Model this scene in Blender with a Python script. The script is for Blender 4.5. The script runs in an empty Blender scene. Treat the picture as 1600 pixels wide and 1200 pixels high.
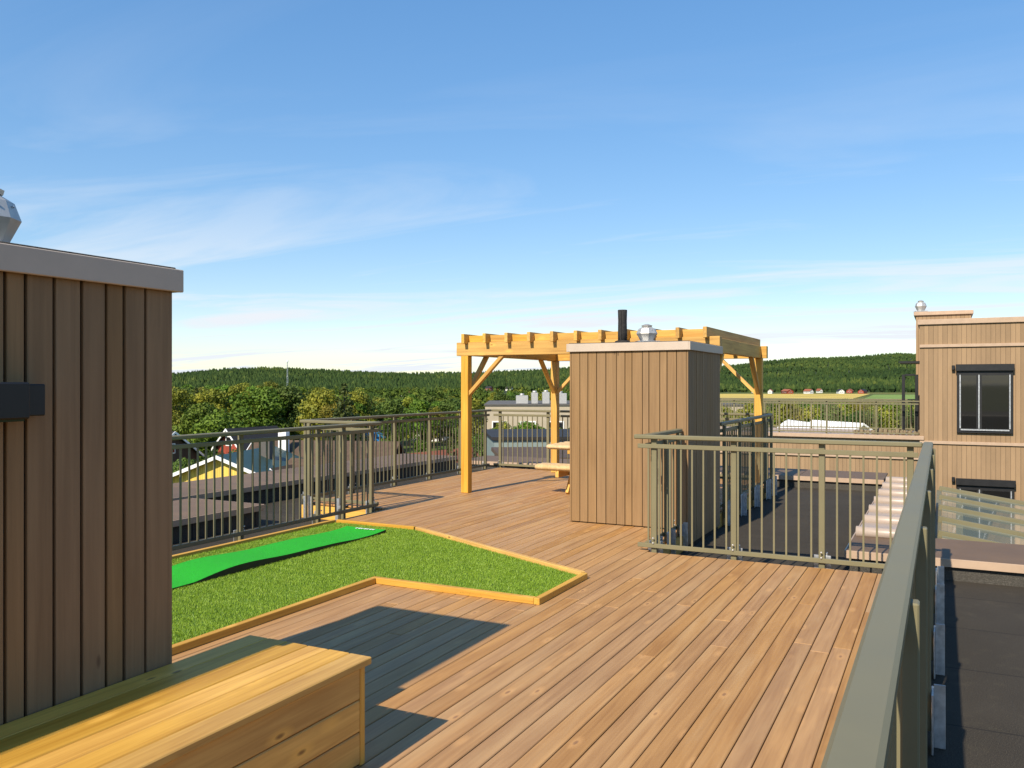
import bpy, bmesh, math, random
import numpy as np
from mathutils import Vector, Matrix
random.seed(7); rng = np.random.default_rng(11)
scn = bpy.context.scene
C = scn.collection
R = math.radians
# ---------------------------------------------------------------- camera
H = 1.55; F = 1320.0; YAW = math.atan(672/1320); S_, C_ = math.sin(YAW), math.cos(YAW)
cam = bpy.data.cameras.new('camera'); cam.sensor_width = 36; cam.lens = 36*F/1600
cam.clip_start = 0.02; cam.clip_end = 20000
co = bpy.data.objects.new('camera', cam); C.objects.link(co)
co.location = (0, 0, H); co.rotation_euler = (R(90), 0, YAW)
scn.camera = co
# ---------------------------------------------------------------- sky, sun, exposure
SUN = Vector((0.125, 1.2, -1.0)).normalized()          # direction the light travels
w = bpy.data.worlds.new('World'); scn.world = w; w.use_nodes = True
nt = w.node_tree; nt.nodes.clear()
def N(t, typ, **kw):
    n = t.nodes.new(typ)
    for k, v in kw.items(): setattr(n, k, v)
    return n
sky = N(nt, 'ShaderNodeTexSky', sky_type='NISHITA', sun_disc=False)
sky.sun_elevation = math.asin(-SUN.z); sky.sun_rotation = math.atan2(-SUN.x, -SUN.y)
sky.air_density = 1.0; sky.dust_density = 0.0; sky.ozone_density = 3.0
bg = N(nt, 'ShaderNodeBackground'); bg.inputs[1].default_value = 0.115
tc = N(nt, 'ShaderNodeTexCoord'); sp = N(nt, 'ShaderNodeSeparateXYZ'); nt.links.new(tc.outputs['Generated'], sp.inputs[0])
def M_(t, op, a, b=None, clamp=False):
    n = N(t, 'ShaderNodeMath', operation=op, use_clamp=clamp)
    for i, v in enumerate((a, b)):
        if v is None: continue
        if hasattr(v, 'is_output') or hasattr(v, 'links'): t.links.new(v, n.inputs[i])
        else: n.inputs[i].default_value = v
    return n.outputs[0]
zz = M_(nt, 'ADD', M_(nt, 'MAXIMUM', sp.outputs[2], 0.0), 0.06)
cmb = N(nt, 'ShaderNodeCombineXYZ')
nt.links.new(M_(nt, 'DIVIDE', sp.outputs[0], zz), cmb.inputs[0]); nt.links.new(M_(nt, 'DIVIDE', sp.outputs[1], zz), cmb.inputs[1])
mp = N(nt, 'ShaderNodeMapping'); mp.inputs['Rotation'].default_value = (0, 0, R(-12)); mp.inputs['Scale'].default_value = (0.3, 0.8, 1); mp.inputs['Location'].default_value = (2.3, 0.4, 0)
nt.links.new(cmb.outputs[0], mp.inputs[0])
nz = N(nt, 'ShaderNodeTexNoise'); nz.inputs['Scale'].default_value = 1.0; nz.inputs['Detail'].default_value = 9; nz.inputs['Roughness'].default_value = 0.58; nz.inputs['Distortion'].default_value = 1.2
nt.links.new(mp.outputs[0], nz.inputs[0])
rp = N(nt, 'ShaderNodeValToRGB'); rp.color_ramp.elements[0].position = 0.48; rp.color_ramp.elements[1].position = 0.64
nt.links.new(nz.outputs[0], rp.inputs[0])
# clouds are thin overhead and pile up in depth towards the horizon
low = M_(nt, 'MULTIPLY', M_(nt, 'POWER', M_(nt, 'SUBTRACT', 1.0, M_(nt, 'MAXIMUM', sp.outputs[2], 0.0)), 10.0), 2.2)
fac = M_(nt, 'MULTIPLY', rp.outputs[0], M_(nt, 'ADD', low, 0.015), True)
mx = N(nt, 'ShaderNodeMixRGB'); mx.inputs[2].default_value = (5.3, 5.6, 6.0, 1)
nt.links.new(fac, mx.inputs[0]); hs_ = N(nt, 'ShaderNodeHueSaturation'); hs_.inputs['Saturation'].default_value = 1.68; hs_.inputs['Hue'].default_value = 0.507; hs_.inputs['Value'].default_value = 2.12
gm = N(nt, 'ShaderNodeGamma'); gm.inputs[1].default_value = 0.55; nt.links.new(sky.outputs[0], gm.inputs[0]); nt.links.new(gm.outputs[0], hs_.inputs['Color'])
nt.links.new(hs_.outputs[0], mx.inputs[1]); nt.links.new(mx.outputs[0], bg.inputs[0])
nt.links.new(bg.outputs[0], N(nt, 'ShaderNodeOutputWorld').inputs[0])
sl = bpy.data.lights.new('sun', 'SUN'); sl.energy = 5.0; sl.angle = R(0.53); sl.color = (1.0, 0.89, 0.72)
so = bpy.data.objects.new('sun', sl); C.objects.link(so); so.location = (-3, -20, 25)
so.rotation_euler = SUN.to_track_quat('-Z', 'Y').to_euler()
vs = scn.view_settings; vs.view_transform = 'Standard'; vs.look = 'None'; vs.gamma = 1; vs.exposure = 0.5; vs.use_curve_mapping = False
# ---------------------------------------------------------------- helpers
def G(px, d, z=0.0):                                    # place from bearing and distance
    l = (px-800)/F*d
    return Vector((C_*l-S_*d, S_*l+C_*d, z))
def tag(o, label=None, cat=None, group=None, kind=None):
    for k, v in (('label', label), ('category', cat), ('group', group), ('kind', kind)):
        if v: o[k] = v
    return o
def link(o, parent=None):
    C.objects.link(o)
    if parent is not None: o.parent = parent
    return o
def empty(name, loc=(0, 0, 0), rz=0, **kw):
    o = bpy.data.objects.new(name, None); o.location = loc; o.rotation_euler = (0, 0, rz); o.empty_display_size = 0.1
    return tag(link(o), **kw)
_cache = {}
def box_mesh(dx, dy, dz, bev=0.0):
    k = (round(dx, 4), round(dy, 4), round(dz, 4), round(bev, 4))
    if k not in _cache:
        bm = bmesh.new(); bmesh.ops.create_cube(bm, size=1)
        bmesh.ops.scale(bm, vec=(dx, dy, dz), verts=bm.verts)
        if bev: bmesh.ops.bevel(bm, geom=bm.edges[:], offset=bev, segments=1, affect='EDGES', profile=0.5)
        me = bpy.data.meshes.new('box'); bm.to_mesh(me); bm.free(); _cache[k] = me
    return _cache[k]
def mesh_for(me, mat):
    k = (me.name, mat.name)
    if k not in _cache:
        m2 = me.copy(); m2.materials.clear(); m2.materials.append(mat); _cache[k] = m2
    return _cache[k]
def box(name, parent, mat, x0, x1, y0, y1, z0, z1, bev=0.0, base=None, rot=None):
    b = Vector(base) if base is not None else (parent.location if parent is not None else Vector((0, 0, 0)))
    o = bpy.data.objects.new(name, mesh_for(box_mesh(x1-x0, y1-y0, z1-z0, bev), mat))
    o.location = Vector(((x0+x1)/2, (y0+y1)/2, (z0+z1)/2)) - b
    if rot: o.rotation_euler = rot
    return link(o, parent)
def bar(name, parent, mat, a, b, wx, wz, bev=0.003, base=None):      # square timber from a to b
    bb = Vector(base) if base is not None else (parent.location if parent is not None else Vector((0, 0, 0)))
    a, b = Vector(a), Vector(b); d = b-a
    o = bpy.data.objects.new(name, mesh_for(box_mesh(wx, wz, d.length, bev), mat))
    o.location = (a+b)/2-bb; o.rotation_euler = d.to_track_quat('Z', 'Y').to_euler()
    return link(o, parent)
def poly(name, parent, mat, verts, faces, loc=(0, 0, 0), smooth=False):
    me = bpy.data.meshes.new(name); me.from_pydata([tuple(v) for v in verts], [], faces); me.materials.append(mat)
    if smooth:
        for p in me.polygons: p.use_smooth = True
    o = bpy.data.objects.new(name, me); o.location = loc
    return link(o, parent)
def prism(name, parent, mat, pts, z0, z1, loc=(0, 0, 0)):            # pts counter-clockwise in xy
    n = len(pts)
    v = [(x, y, z0) for x, y in pts]+[(x, y, z1) for x, y in pts]
    f = [tuple(range(n-1, -1, -1)), tuple(range(n, 2*n))]+[(i, (i+1) % n, n+(i+1) % n, n+i) for i in range(n)]
    return poly(name, parent, mat, v, f, loc)
def lathe(name, parent, mat, prof, seg, loc, smooth=True, rot=None):
    v, f = [], []
    for r, z in prof:
        for k in range(seg):
            a = 2*math.pi*k/seg; v.append((r*math.cos(a), r*math.sin(a), z))
    for i in range(len(prof)-1):
        for k in range(seg):
            f.append((i*seg+k, i*seg+(k+1) % seg, (i+1)*seg+(k+1) % seg, (i+1)*seg+k))
    f.append(tuple(range(seg-1, -1, -1))); f.append(tuple((len(prof)-1)*seg+k for k in range(seg)))
    o = poly(name, parent, mat, v, f, loc, smooth)
    if rot: o.rotation_euler = rot
    return o
def bulk(name, verts, faces_n, mat, parent=None, k=4):               # fast mesh from numpy, all faces with k corners
    me = bpy.data.meshes.new(name); nv = len(verts); nf = nv//k if faces_n is None else len(faces_n)
    idx = np.arange(nv, dtype=np.int32) if faces_n is None else np.asarray(faces_n, np.int32).ravel()
    me.vertices.add(nv); me.vertices.foreach_set('co', np.asarray(verts, np.float32).ravel())
    me.loops.add(len(idx)); me.loops.foreach_set('vertex_index', idx)
    me.polygons.add(nf); me.polygons.foreach_set('loop_start', np.arange(nf, dtype=np.int32)*k)
    me.update(calc_edges=True); me.materials.append(mat)
    o = bpy.data.objects.new(name, me)
    return link(o, parent)
# ---------------------------------------------------------------- materials
def mat_base(name, rough=0.6, metal=0.0, spec=0.4):
    m = bpy.data.materials.new(name); m.use_nodes = True; t = m.node_tree
    b = t.nodes['Principled BSDF']; b.inputs['Roughness'].default_value = rough; b.inputs['Metallic'].default_value = metal
    b.inputs['Specular IOR Level'].default_value = spec
    return m, t, b
def ramp(t, src, stops):
    r = N(t, 'ShaderNodeValToRGB'); e = r.color_ramp.elements
    while len(e) < len(stops): e.new(0.5)
    for i, (p, c) in enumerate(stops): e[i].position = p; e[i].color = (*c, 1)
    t.links.new(src, r.inputs[0]); return r.outputs[0]
def coords(t, scale, obj=True, rnd=True):
    tcn = N(t, 'ShaderNodeTexCoord'); src = tcn.outputs['Object']
    if not obj:
        src = N(t, 'ShaderNodeNewGeometry').outputs['Position']
    if rnd:
        oi = N(t, 'ShaderNodeObjectInfo'); va = N(t, 'ShaderNodeVectorMath', operation='ADD')
        sc = N(t, 'ShaderNodeVectorMath', operation='SCALE'); sc.inputs[0].default_value = (37.1, 53.7, 71.3); t.links.new(oi.outputs['Random'], sc.inputs['Scale'])
        t.links.new(src, va.inputs[0]); t.links.new(sc.outputs[0], va.inputs[1]); src = va.outputs[0]
    m = N(t, 'ShaderNodeMapping'); m.inputs['Scale'].default_value = scale; t.links.new(src, m.inputs[0])
    return m.outputs[0]
def noise(t, vec, scale=1, detail=4, rough=0.55, dist=0.0):
    n = N(t, 'ShaderNodeTexNoise'); n.inputs['Scale'].default_value = scale; n.inputs['Detail'].default_value = detail
    n.inputs['Roughness'].default_value = rough; n.inputs['Distortion'].default_value = dist; t.links.new(vec, n.inputs['Vector']); return n.outputs[0]
def mix(t, fac, a, b, typ='MIX'):
    n = N(t, 'ShaderNodeMixRGB', blend_type=typ)
    for i, v in enumerate((fac, a, b)):
        if hasattr(v, 'links'): t.links.new(v, n.inputs[i])
        else: n.inputs[i].default_value = v if i == 0 else (*v, 1)
    return n.outputs[0]
def bump(t, b, h, strength, dist=0.01):
    n = N(t, 'ShaderNodeBump'); n.inputs['Strength'].default_value = strength; n.inputs['Distance'].default_value = dist
    t.links.new(h, n.inputs['Height']); t.links.new(n.outputs[0], b.inputs['Normal'])
def wood(name, dark, light, axis, knots=True, halo_f=0.45, var=0.35, rough=0.6, grain=1.0, knot_col=(0.11, 0.045, 0.015), bmp=0.25, weather=None):
    m, t, b = mat_base(name, rough)
    a = {'x': 0, 'y': 1, 'z': 2}[axis]
    s1 = [34*grain]*3; s1[a] = 1.3
    g = noise(t, coords(t, s1), 1, 5, 0.6, 0.6)
    s2 = [5.0]*3; s2[a] = 0.9
    lo = noise(t, coords(t, s2), 1, 3, 0.5, 1.0)
    f = M_(t, 'ADD', M_(t, 'MULTIPLY', g, 0.62), M_(t, 'MULTIPLY', lo, 0.42))
    col = ramp(t, f, [(0.36, dark), (0.66, light)])
    oi = N(t, 'ShaderNodeObjectInfo')
    v = N(t, 'ShaderNodeMapRange'); v.inputs[3].default_value = 1-var; v.inputs[4].default_value = 1+var*0.55; t.links.new(oi.outputs['Random'], v.inputs[0])
    hsv = N(t, 'ShaderNodeHueSaturation'); t.links.new(v.outputs[0], hsv.inputs['Value']); t.links.new(col, hsv.inputs['Color']); col = hsv.outputs[0]
    # second per-piece variation: saturation
    r2 = M_(t, 'FRACT', M_(t, 'MULTIPLY', oi.outputs['Random'], 17.3)); sr = N(t, 'ShaderNodeMapRange'); sr.inputs[3].default_value = 0.94; sr.inputs[4].default_value = 1.06
    t.links.new(r2, sr.inputs[0]); t.links.new(sr.outputs[0], hsv.inputs['Saturation'])
    if weather:
        s4 = [3.2]*3; s4[a] = 0.5
        wv = ramp(t, noise(t, coords(t, s4), 1, 4, 0.6, 0.4), [(0.52, (0, 0, 0)), (0.72, (1, 1, 1))])
        col = mix(t, M_(t, 'MULTIPLY', wv, 0.55), col, weather)
    if knots:
        s3 = [7.0]*3; s3[a] = 2.6
        vo = N(t, 'ShaderNodeTexVoronoi'); vo.inputs['Scale'].default_value = 1; vo.inputs['Randomness'].default_value = 1
        t.links.new(coords(t, s3), vo.inputs['Vector'])
        kf = ramp(t, vo.outputs['Distance'], [(0.04, (1, 1, 1)), (0.085, (0, 0, 0))])
        halo = ramp(t, vo.outputs['Distance'], [(0.08, (1, 1, 1)), (0.22, (0, 0, 0))])
        col = mix(t, M_(t, 'MULTIPLY', halo, halo_f), col, tuple(min(1, c*1.35) for c in light))  # pale ring round each knot; paints light glints off deck knots into the colour
        col = mix(t, M_(t, 'MULTIPLY', kf, 0.75), col, knot_col)
    t.links.new(col, b.inputs['Base Color'])
    bump(t, b, g, bmp, 0.004)
    return m
def plain(name, col, rough=0.5, metal=0.0, var=0.12, scale=6, bmp=0.0, spec=0.4, obj_var=0.0):
    m, t, b = mat_base(name, rough, metal, spec)
    n = noise(t, coords(t, (scale,)*3), 1, 5, 0.6)
    c = ramp(t, n, [(0.3, tuple(x*(1-var) for x in col)), (0.7, tuple(min(1, x*(1+var)) for x in col))])
    if obj_var:
        oi = N(t, 'ShaderNodeObjectInfo'); v = N(t, 'ShaderNodeMapRange'); v.inputs[3].default_value = 1-obj_var; v.inputs[4].default_value = 1+obj_var
        t.links.new(oi.outputs['Random'], v.inputs[0]); h = N(t, 'ShaderNodeHueSaturation'); t.links.new(v.outputs[0], h.inputs['Value']); t.links.new(c, h.inputs['Color']); c = h.outputs[0]
    t.links.new(c, b.inputs['Base Color'])
    rr = N(t, 'ShaderNodeMapRange'); rr.inputs[3].default_value = max(0.02, rough-0.08); rr.inputs[4].default_value = min(1, rough+0.1); t.links.new(n, rr.inputs[0]); t.links.new(rr.outputs[0], b.inputs['Roughness'])
    if bmp: bump(t, b, noise(t, coords(t, (scale*8,)*3), 1, 4), bmp, 0.01)
    return m
def felt(name, col):
    m, t, b = mat_base(name, 0.92, 0, 0.25)
    p = coords(t, (1, 1, 1), obj=False, rnd=False)
    sp_ = noise(t, p, 170, 2, 0.7); big = noise(t, p, 0.9, 4, 0.6); mid = noise(t, p, 7, 4, 0.65)
    c = ramp(t, sp_, [(0.36, tuple(x*0.45 for x in col)), (0.55, col), (0.76, tuple(x*3.0 for x in col))])
    c = mix(t, M_(t, 'MULTIPLY', ramp(t, big, [(0.42, (0, 0, 0)), (0.7, (1, 1, 1))]), 0.35), c, tuple(x*1.6 for x in col))
    c = mix(t, M_(t, 'MULTIPLY', ramp(t, mid, [(0.55, (0, 0, 0)), (0.75, (1, 1, 1))]), 0.25), c, (0.10, 0.085, 0.055))
    # sheet laps every metre
    sx = N(t, 'ShaderNodeSeparateXYZ'); t.links.new(p, sx.inputs[0])
    fr = M_(t, 'FRACT', M_(t, 'ADD', M_(t, 'MULTIPLY', sx.outputs[1], 1.02), M_(t, 'MULTIPLY', noise(t, p, 1.5, 2), 0.03)))
    lap = M_(t, 'LESS_THAN', fr, 0.014)
    c = mix(t, M_(t, 'MULTIPLY', lap, 0.7), c, (0.008, 0.008, 0.008))
    t.links.new(c, b.inputs['Base Color']); bump(t, b, sp_, 0.6, 0.006)
    return m
def leafmat(name, a, b_, yellow=None):
    m, t, b = mat_base(name, 0.65, 0, 0.25)
    n = noise(t, coords(t, (0.55,)*3, obj=False, rnd=False), 1, 4, 0.7)
    c = ramp(t, n, [(0.36, a), (0.64, b_)])
    oi = N(t, 'ShaderNodeObjectInfo'); v = N(t, 'ShaderNodeMapRange'); v.inputs[3].default_value = 0.72; v.inputs[4].default_value = 1.3; t.links.new(oi.outputs['Random'], v.inputs[0])
    h = N(t, 'ShaderNodeHueSaturation'); t.links.new(v.outputs[0], h.inputs['Value']); t.links.new(c, h.inputs['Color'])
    hv = N(t, 'ShaderNodeMapRange'); hv.inputs[3].default_value = 0.475; hv.inputs[4].default_value = 0.51; t.links.new(M_(t, 'FRACT', M_(t, 'MULTIPLY', oi.outputs['Random'], 9.7)), hv.inputs[0]); t.links.new(hv.outputs[0], h.inputs['Hue'])
    t.links.new(h.outputs[0], b.inputs['Base Color'])
    tr = N(t, 'ShaderNodeBsdfTranslucent'); t.links.new(h.outputs[0], tr.inputs[0]); ms = N(t, 'ShaderNodeMixShader'); ms.inputs[0].default_value = 0.22
    t.links.new(b.outputs[0], ms.inputs[1]); t.links.new(tr.outputs[0], ms.inputs[2]); t.links.new(ms.outputs[0], t.nodes['Material Output'].inputs[0])
    return m
def siding(name, col, pitch, axis='x', groove=0.07):       # far cladding, boards too small to pick apart
    m, t, b = mat_base(name, 0.75)
    p = coords(t, (1, 1, 1), rnd=False); sx = N(t, 'ShaderNodeSeparateXYZ'); t.links.new(p, sx.inputs[0])
    u = M_(t, 'DIVIDE', sx.outputs[{'x': 0, 'y': 1, 'z': 2}[axis]], pitch)
    fr = M_(t, 'FRACT', u); idn = N(t, 'ShaderNodeTexWhiteNoise', noise_dimensions='1D'); t.links.new(M_(t, 'FLOOR', u), idn.inputs['W'])
    g = M_(t, 'LESS_THAN', fr, groove)
    n = noise(t, coords(t, (5, 5, 1.2), rnd=False), 1, 5, 0.65)
    c = ramp(t, M_(t, 'ADD', M_(t, 'MULTIPLY', n, 0.6), M_(t, 'MULTIPLY', idn.outputs['Value'], 0.35)), [(0.25, tuple(x*0.82 for x in col)), (0.7, tuple(x*1.12 for x in col))])
    c = mix(t, M_(t, 'MULTIPLY', g, 0.75), c, tuple(x*0.2 for x in col))
    t.links.new(c, b.inputs['Base Color']); bump(t, b, M_(t, 'SUBTRACT', 1.0, g), 0.5, 0.01)
    return m
W_DECK = wood('deck_wood', (0.30, 0.150, 0.054), (0.455, 0.25, 0.095), 'y', var=0.08, rough=0.62, knot_col=(0.2, 0.10, 0.05), weather=(0.48, 0.31, 0.15))
YEL_D, YEL_L = (0.43, 0.215, 0.036), (0.67, 0.385, 0.08)
W_YX = wood('impregnated_wood_x', YEL_D, YEL_L, 'x', var=0.2); W_YY = wood('impregnated_wood_y', YEL_D, YEL_L, 'y', var=0.2); W_YZ = wood('impregnated_wood_z', YEL_D, YEL_L, 'z', var=0.15)
W_CLAD = wood('painted_cladding', (0.195, 0.115, 0.052), (0.265, 0.162, 0.076), 'z', halo_f=0.0, knot_col=(0.09, 0.05, 0.025), var=0.07, rough=0.7, bmp=0.4)
W_LOG = wood('pale_log', (0.45, 0.30, 0.14), (0.65, 0.47, 0.26), 'x', var=0.1)
M_BACK = plain('cladding_backing', (0.02, 0.014, 0.009), 0.9)
M_FASC = plain('beige_fascia', (0.47, 0.385, 0.31), 0.5, 0, 0.06)
M_CAP = plain('brown_flashing', (0.15, 0.098, 0.062), 0.62, 0.0, 0.12, 3, spec=0.2, obj_var=0.1)
M_CAPL = plain('flashing_edge', (0.42, 0.30, 0.21), 0.4, 0.0, 0.08)
M_SEAM = plain('pale_sheet_metal', (0.36, 0.29, 0.24), 0.38, 0.0, 0.08)
M_RAIL = plain('olive_powder_coat', (0.168, 0.15, 0.085), 0.48, 0.0, 0.07, 3, spec=0.35)
M_GALV = plain('galvanised_steel', (0.52, 0.53, 0.54), 0.42, 0.75, 0.25, 22)
M_ZINC = plain('bright_sheet_metal', (0.5, 0.49, 0.47), 0.5, 0.6, 0.12, 8)
M_FELT = felt('roofing_felt', (0.042, 0.035, 0.026)); M_FELT2 = felt('felt_upstand', (0.06, 0.055, 0.047))
M_BLACK = plain('black_metal', (0.012, 0.012, 0.013), 0.45)
M_PIPE = plain('black_pipe', (0.022, 0.02, 0.019), 0.75, 0, 0.5, 30, 0.6)
M_TURF = plain('turf_backing', (0.08, 0.15, 0.012), 0.9, 0, 0.3, 14)
M_MAT = plain('putting_mat_green', (0.012, 0.36, 0.014), 0.9, 0, 0.14, 60, 0.5)
M_WHITE = plain('white_paint', (0.78, 0.78, 0.76), 0.55, 0, 0.05)
m_, t_, b_ = mat_base('window_glass', 0.03, 0, 0.8); b_.inputs['Base Color'].default_value = (0.012, 0.012, 0.012, 1); M_GLASS = m_
m_, t_, b_ = mat_base('canopy_glass', 0.05, 0, 0.6); b_.inputs['Base Color'].default_value = (0.30, 0.37, 0.33, 1); b_.inputs['Alpha'].default_value = 0.45; M_CGL = m_
def blades():
    m, t, b = mat_base('turf_blades', 0.5, 0, 0.35)
    n = noise(t, coords(t, (9,)*3, obj=False, rnd=False), 1, 4, 0.7)
    f = noise(t, coords(t, (260,)*3, obj=False, rnd=False), 1, 1)
    c = ramp(t, M_(t, 'ADD', M_(t, 'MULTIPLY', n, 0.35), M_(t, 'MULTIPLY', f, 0.65)), [(0.33, (0.10, 0.19, 0.010)), (0.55, (0.215, 0.34, 0.022)), (0.72, (0.42, 0.50, 0.10))])
    t.links.new(c, b.inputs['Base Color']); return m
M_BLADE = blades()
# ---------------------------------------------------------------- ground, fields, hills
def ground_mat():
    m, t, b = mat_base('meadow', 0.95, 0, 0.1)
    p = coords(t, (1, 1, 1), obj=False, rnd=False)
    big = noise(t, p, 0.006, 4, 0.6); mid = noise(t, p, 0.06, 5, 0.65); fine = noise(t, p, 1.2, 4, 0.7)
    c = ramp(t, big, [(0.38, (0.055, 0.085, 0.022)), (0.52, (0.10, 0.125, 0.032)), (0.62, (0.24, 0.2, 0.06))])
    c = mix(t, 0.5, c, ramp(t, mid, [(0.35, (0.04, 0.07, 0.018)), (0.65, (0.16, 0.16, 0.045))]))
    c = mix(t, 0.35, c, ramp(t, fine, [(0.3, (0.03, 0.055, 0.012)), (0.7, (0.15, 0.17, 0.05))]))
    t.links.new(c, b.inputs['Base Color']); return m
GZ = -10.0
M_GROUND = ground_mat()
tag(poly('ground', None, M_GROUND, [(-9000, -9000, GZ), (9000, -9000, GZ), (9000, 9000, GZ), (-9000, 9000, GZ)], [(0, 1, 2, 3)]), kind='structure')
M_ASPH = plain('asphalt', (0.055, 0.054, 0.052), 0.9, 0, 0.2, 0.5)
tag(poly('road', None, M_ASPH, [G(255, 66, GZ+.02), G(640, 50, GZ+.02), G(900, 60, GZ+.02), G(900, 75, GZ+.02), G(640, 66, GZ+.02), G(255, 84, GZ+.02)], [(0, 1, 4, 5), (1, 2, 3, 4)]), kind='structure')
M_FIELD = plain('ripe_field', (0.50, 0.37, 0.075), 0.95, 0, 0.18, 0.02); M_FIELDG = plain('green_field', (0.16, 0.24, 0.04), 0.95, 0, 0.18, 0.02)
for pxs, m in (([(1090, 640), (1330, 640), (1360, 980), (1090, 980)], M_FIELD), ([(1345, 600), (1640, 600), (1640, 900), (1365, 900)], M_FIELDG),
               ([(740, 760), (905, 740), (905, 1010), (745, 1010)], M_FIELD), ([(572, 330), (612, 330), (606, 420), (578, 420)], M_FIELD), ([(1120, 240), (1420, 240), (1400, 300), (1120, 300)], M_FIELD),
               ([(395, 165), (520, 150), (520, 185), (400, 195)], M_FIELD)):
    tag(poly('field', None, m, [G(a, d, GZ+0.15) for a, d in pxs], [(0, 1, 2, 3)]), kind='structure')
prof_x = [-900, -300, 0, 200, 275, 350, 420, 560, 700, 770, 830, 900, 1000, 1100, 1150, 1200, 1260, 1340, 1400, 1480, 1600, 1900, 2600]
prof_y = [22, 18, 10, 9, 11, 19, 19, 14, 11, 12, 17, 21, 22, 24, 26, 33, 38, 40, 44, 42, 38, 30, 30]
def hill_z(px, d):
    ridge = 1900 if px < 780 else 1900+min(1, (px-780)/300)*900
    start = 820 if px < 780 else 820+min(1, (px-780)/200)*330
    hz = 1.55+np.interp(px, prof_x, prof_y)*ridge/F*0.97
    u = (d-start)/(ridge-start)
    u = min(max(u, 0), 1.0)
    e = u*u*(3-2*u)
    e = e*0.75+u*0.25
    return GZ-0.5+(hz-GZ)*e + (3.5*math.sin(px*0.021+d*0.006)+2.5*math.sin(px*0.05-d*0.011))*e*(1-0.6*e)
pxs = list(range(-900, 2601, 25)); ds = [700+i*60 for i in range(52)]
hv = [G(p, d, hill_z(p, d)) for d in ds for p in pxs]; nx = len(pxs)
hf = [(j*nx+i, j*nx+i+1, (j+1)*nx+i+1, (j+1)*nx+i) for j in range(len(ds)-1) for i in range(nx-1)]
M_HILL = plain('forest_floor', (0.030, 0.045, 0.016), 0.95, 0, 0.4, 0.01)
tag(poly('hills', None, M_HILL, hv, hf, smooth=True), kind='structure')
# forest on the hills: small conifers, one mass
def forest_mat(name, a, b_, c_):
    m, t, b = mat_base(name, 0.9, 0, 0.1)
    p = coords(t, (1, 1, 1), obj=False, rnd=False)
    n = M_(t, 'ADD', M_(t, 'MULTIPLY', noise(t, p, 0.0045, 3, 0.6), 0.55), M_(t, 'MULTIPLY', noise(t, p, 0.11, 2, 0.6), 0.45))
    t.links.new(ramp(t, n, [(0.38, a), (0.52, b_), (0.66, c_)]), b.inputs['Base Color']); return m
M_FOR = forest_mat('hill_forest', (0.018, 0.036, 0.012), (0.036, 0.062, 0.016), (0.085, 0.11, 0.024))
def cones(n, sampler, hmin, hmax):
    ang = np.linspace(0, 2*np.pi, 6)[:5]; V = []
    for i in range(n):
        x, y, z = sampler(); h = random.uniform(hmin, hmax); r = h*random.uniform(0.2, 0.3); a0 = random.random()*6
        rd = random.random() < 0.5
        for (zb, zt, rr) in (((0.45, 0.95, 1.35), (0.45, -0.1, 1.35)) if rd else ((0.05, 0.7, 1.0), (0.42, 1.0, 0.66))):
            ca, sa = np.cos(ang+a0)*r*rr, np.sin(ang+a0)*r*rr
            for k in range(5):
                q = (k+1) % 5
                V += [(x+ca[k], y+sa[k], z+h*zb), (x+ca[q], y+sa[q], z+h*zb), (x, y, z+h*zt)]
    return np.array(V)
def hs():
    while True:
        px = random.uniform(180, 1680); d = random.uniform(860, 2900)
        if px > 1090 and d < 1160: continue
        if 735 < px < 1090 and d < 1050: continue
        if px < 780 and d > 1950: continue
        g = G(px, d, hill_z(px, d)-0.5); return g.x, g.y, g.z
tag(bulk('hill_forest', cones(26000, hs, 6, 14), None, M_FOR, k=3), 'dark conifer forest covering the distant hills', 'forest', kind='stuff')
# ---------------------------------------------------------------- trees
def leaf_cloud(blobs, per, size, flat=0.7):
    out = []
    for (cx, cy, cz, r) in blobs:
        n = int(per*r*r)
        u = rng.normal(size=(n, 3)); u /= np.linalg.norm(u, axis=1)[:, None]
        rad = r*(0.55+0.5*rng.random(n)**0.6)
        p = u*rad[:, None]*np.array([1, 1, flat+0.15])+np.array([cx, cy, cz])
        a = rng.normal(size=(n, 3))*0.6+u; a /= np.linalg.norm(a, axis=1)[:, None]
        b = np.cross(a, rng.normal(size=(n, 3))); b /= np.linalg.norm(b, axis=1)[:, None]
        c = np.cross(a, b); s = (size*(0.6+0.8*rng.random(n)))[:, None]
        q = np.stack([p-b*s, p+c*s*0.7, p+b*s, p-c*s*0.7], axis=1)
        out.append(q.reshape(-1, 3))
    return np.concatenate(out)
def broadleaf(hgt, wid, nb, seed, tall=False):
    rs = random.Random(seed); bl = []
    for k in range(nb):
        t = rs.random(); z = hgt*(0.22+0.70*t)
        env = math.sin(math.pi*min(1, (0.15+0.82*(1-t) if tall else 0.1+0.85*t)))**0.6*wid*0.5
        if t > 0.85: env *= 0.6
        a = rs.uniform(0, 6.28); rr = env*math.sqrt(rs.uniform(0.1, 1))*0.8
        bl.append((math.cos(a)*rr, math.sin(a)*rr, z, wid*rs.uniform(0.13, 0.24)))
    return bl
def conifer(hgt, wid, seed):
    rs = random.Random(seed); bl = []
    for k in range(46):
        t = (k/46)**0.8; z = hgt*(0.08+0.9*t); e = wid*0.5*(1-t)**0.85
        a = k*2.4+rs.uniform(-.4, .4); bl.append((math.cos(a)*e*0.72, math.sin(a)*e*0.72, z, max(0.28, e*rs.uniform(0.38, 0.6))))
    return bl
M_TRUNK = plain('bark', (0.06, 0.045, 0.032), 0.9, 0, 0.3, 5)
L_GREEN = leafmat('leaves_green', (0.055, 0.12, 0.012), (0.15, 0.25, 0.026)); L_DARK = leafmat('leaves_dark', (0.032, 0.07, 0.012), (0.09, 0.15, 0.024))
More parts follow.
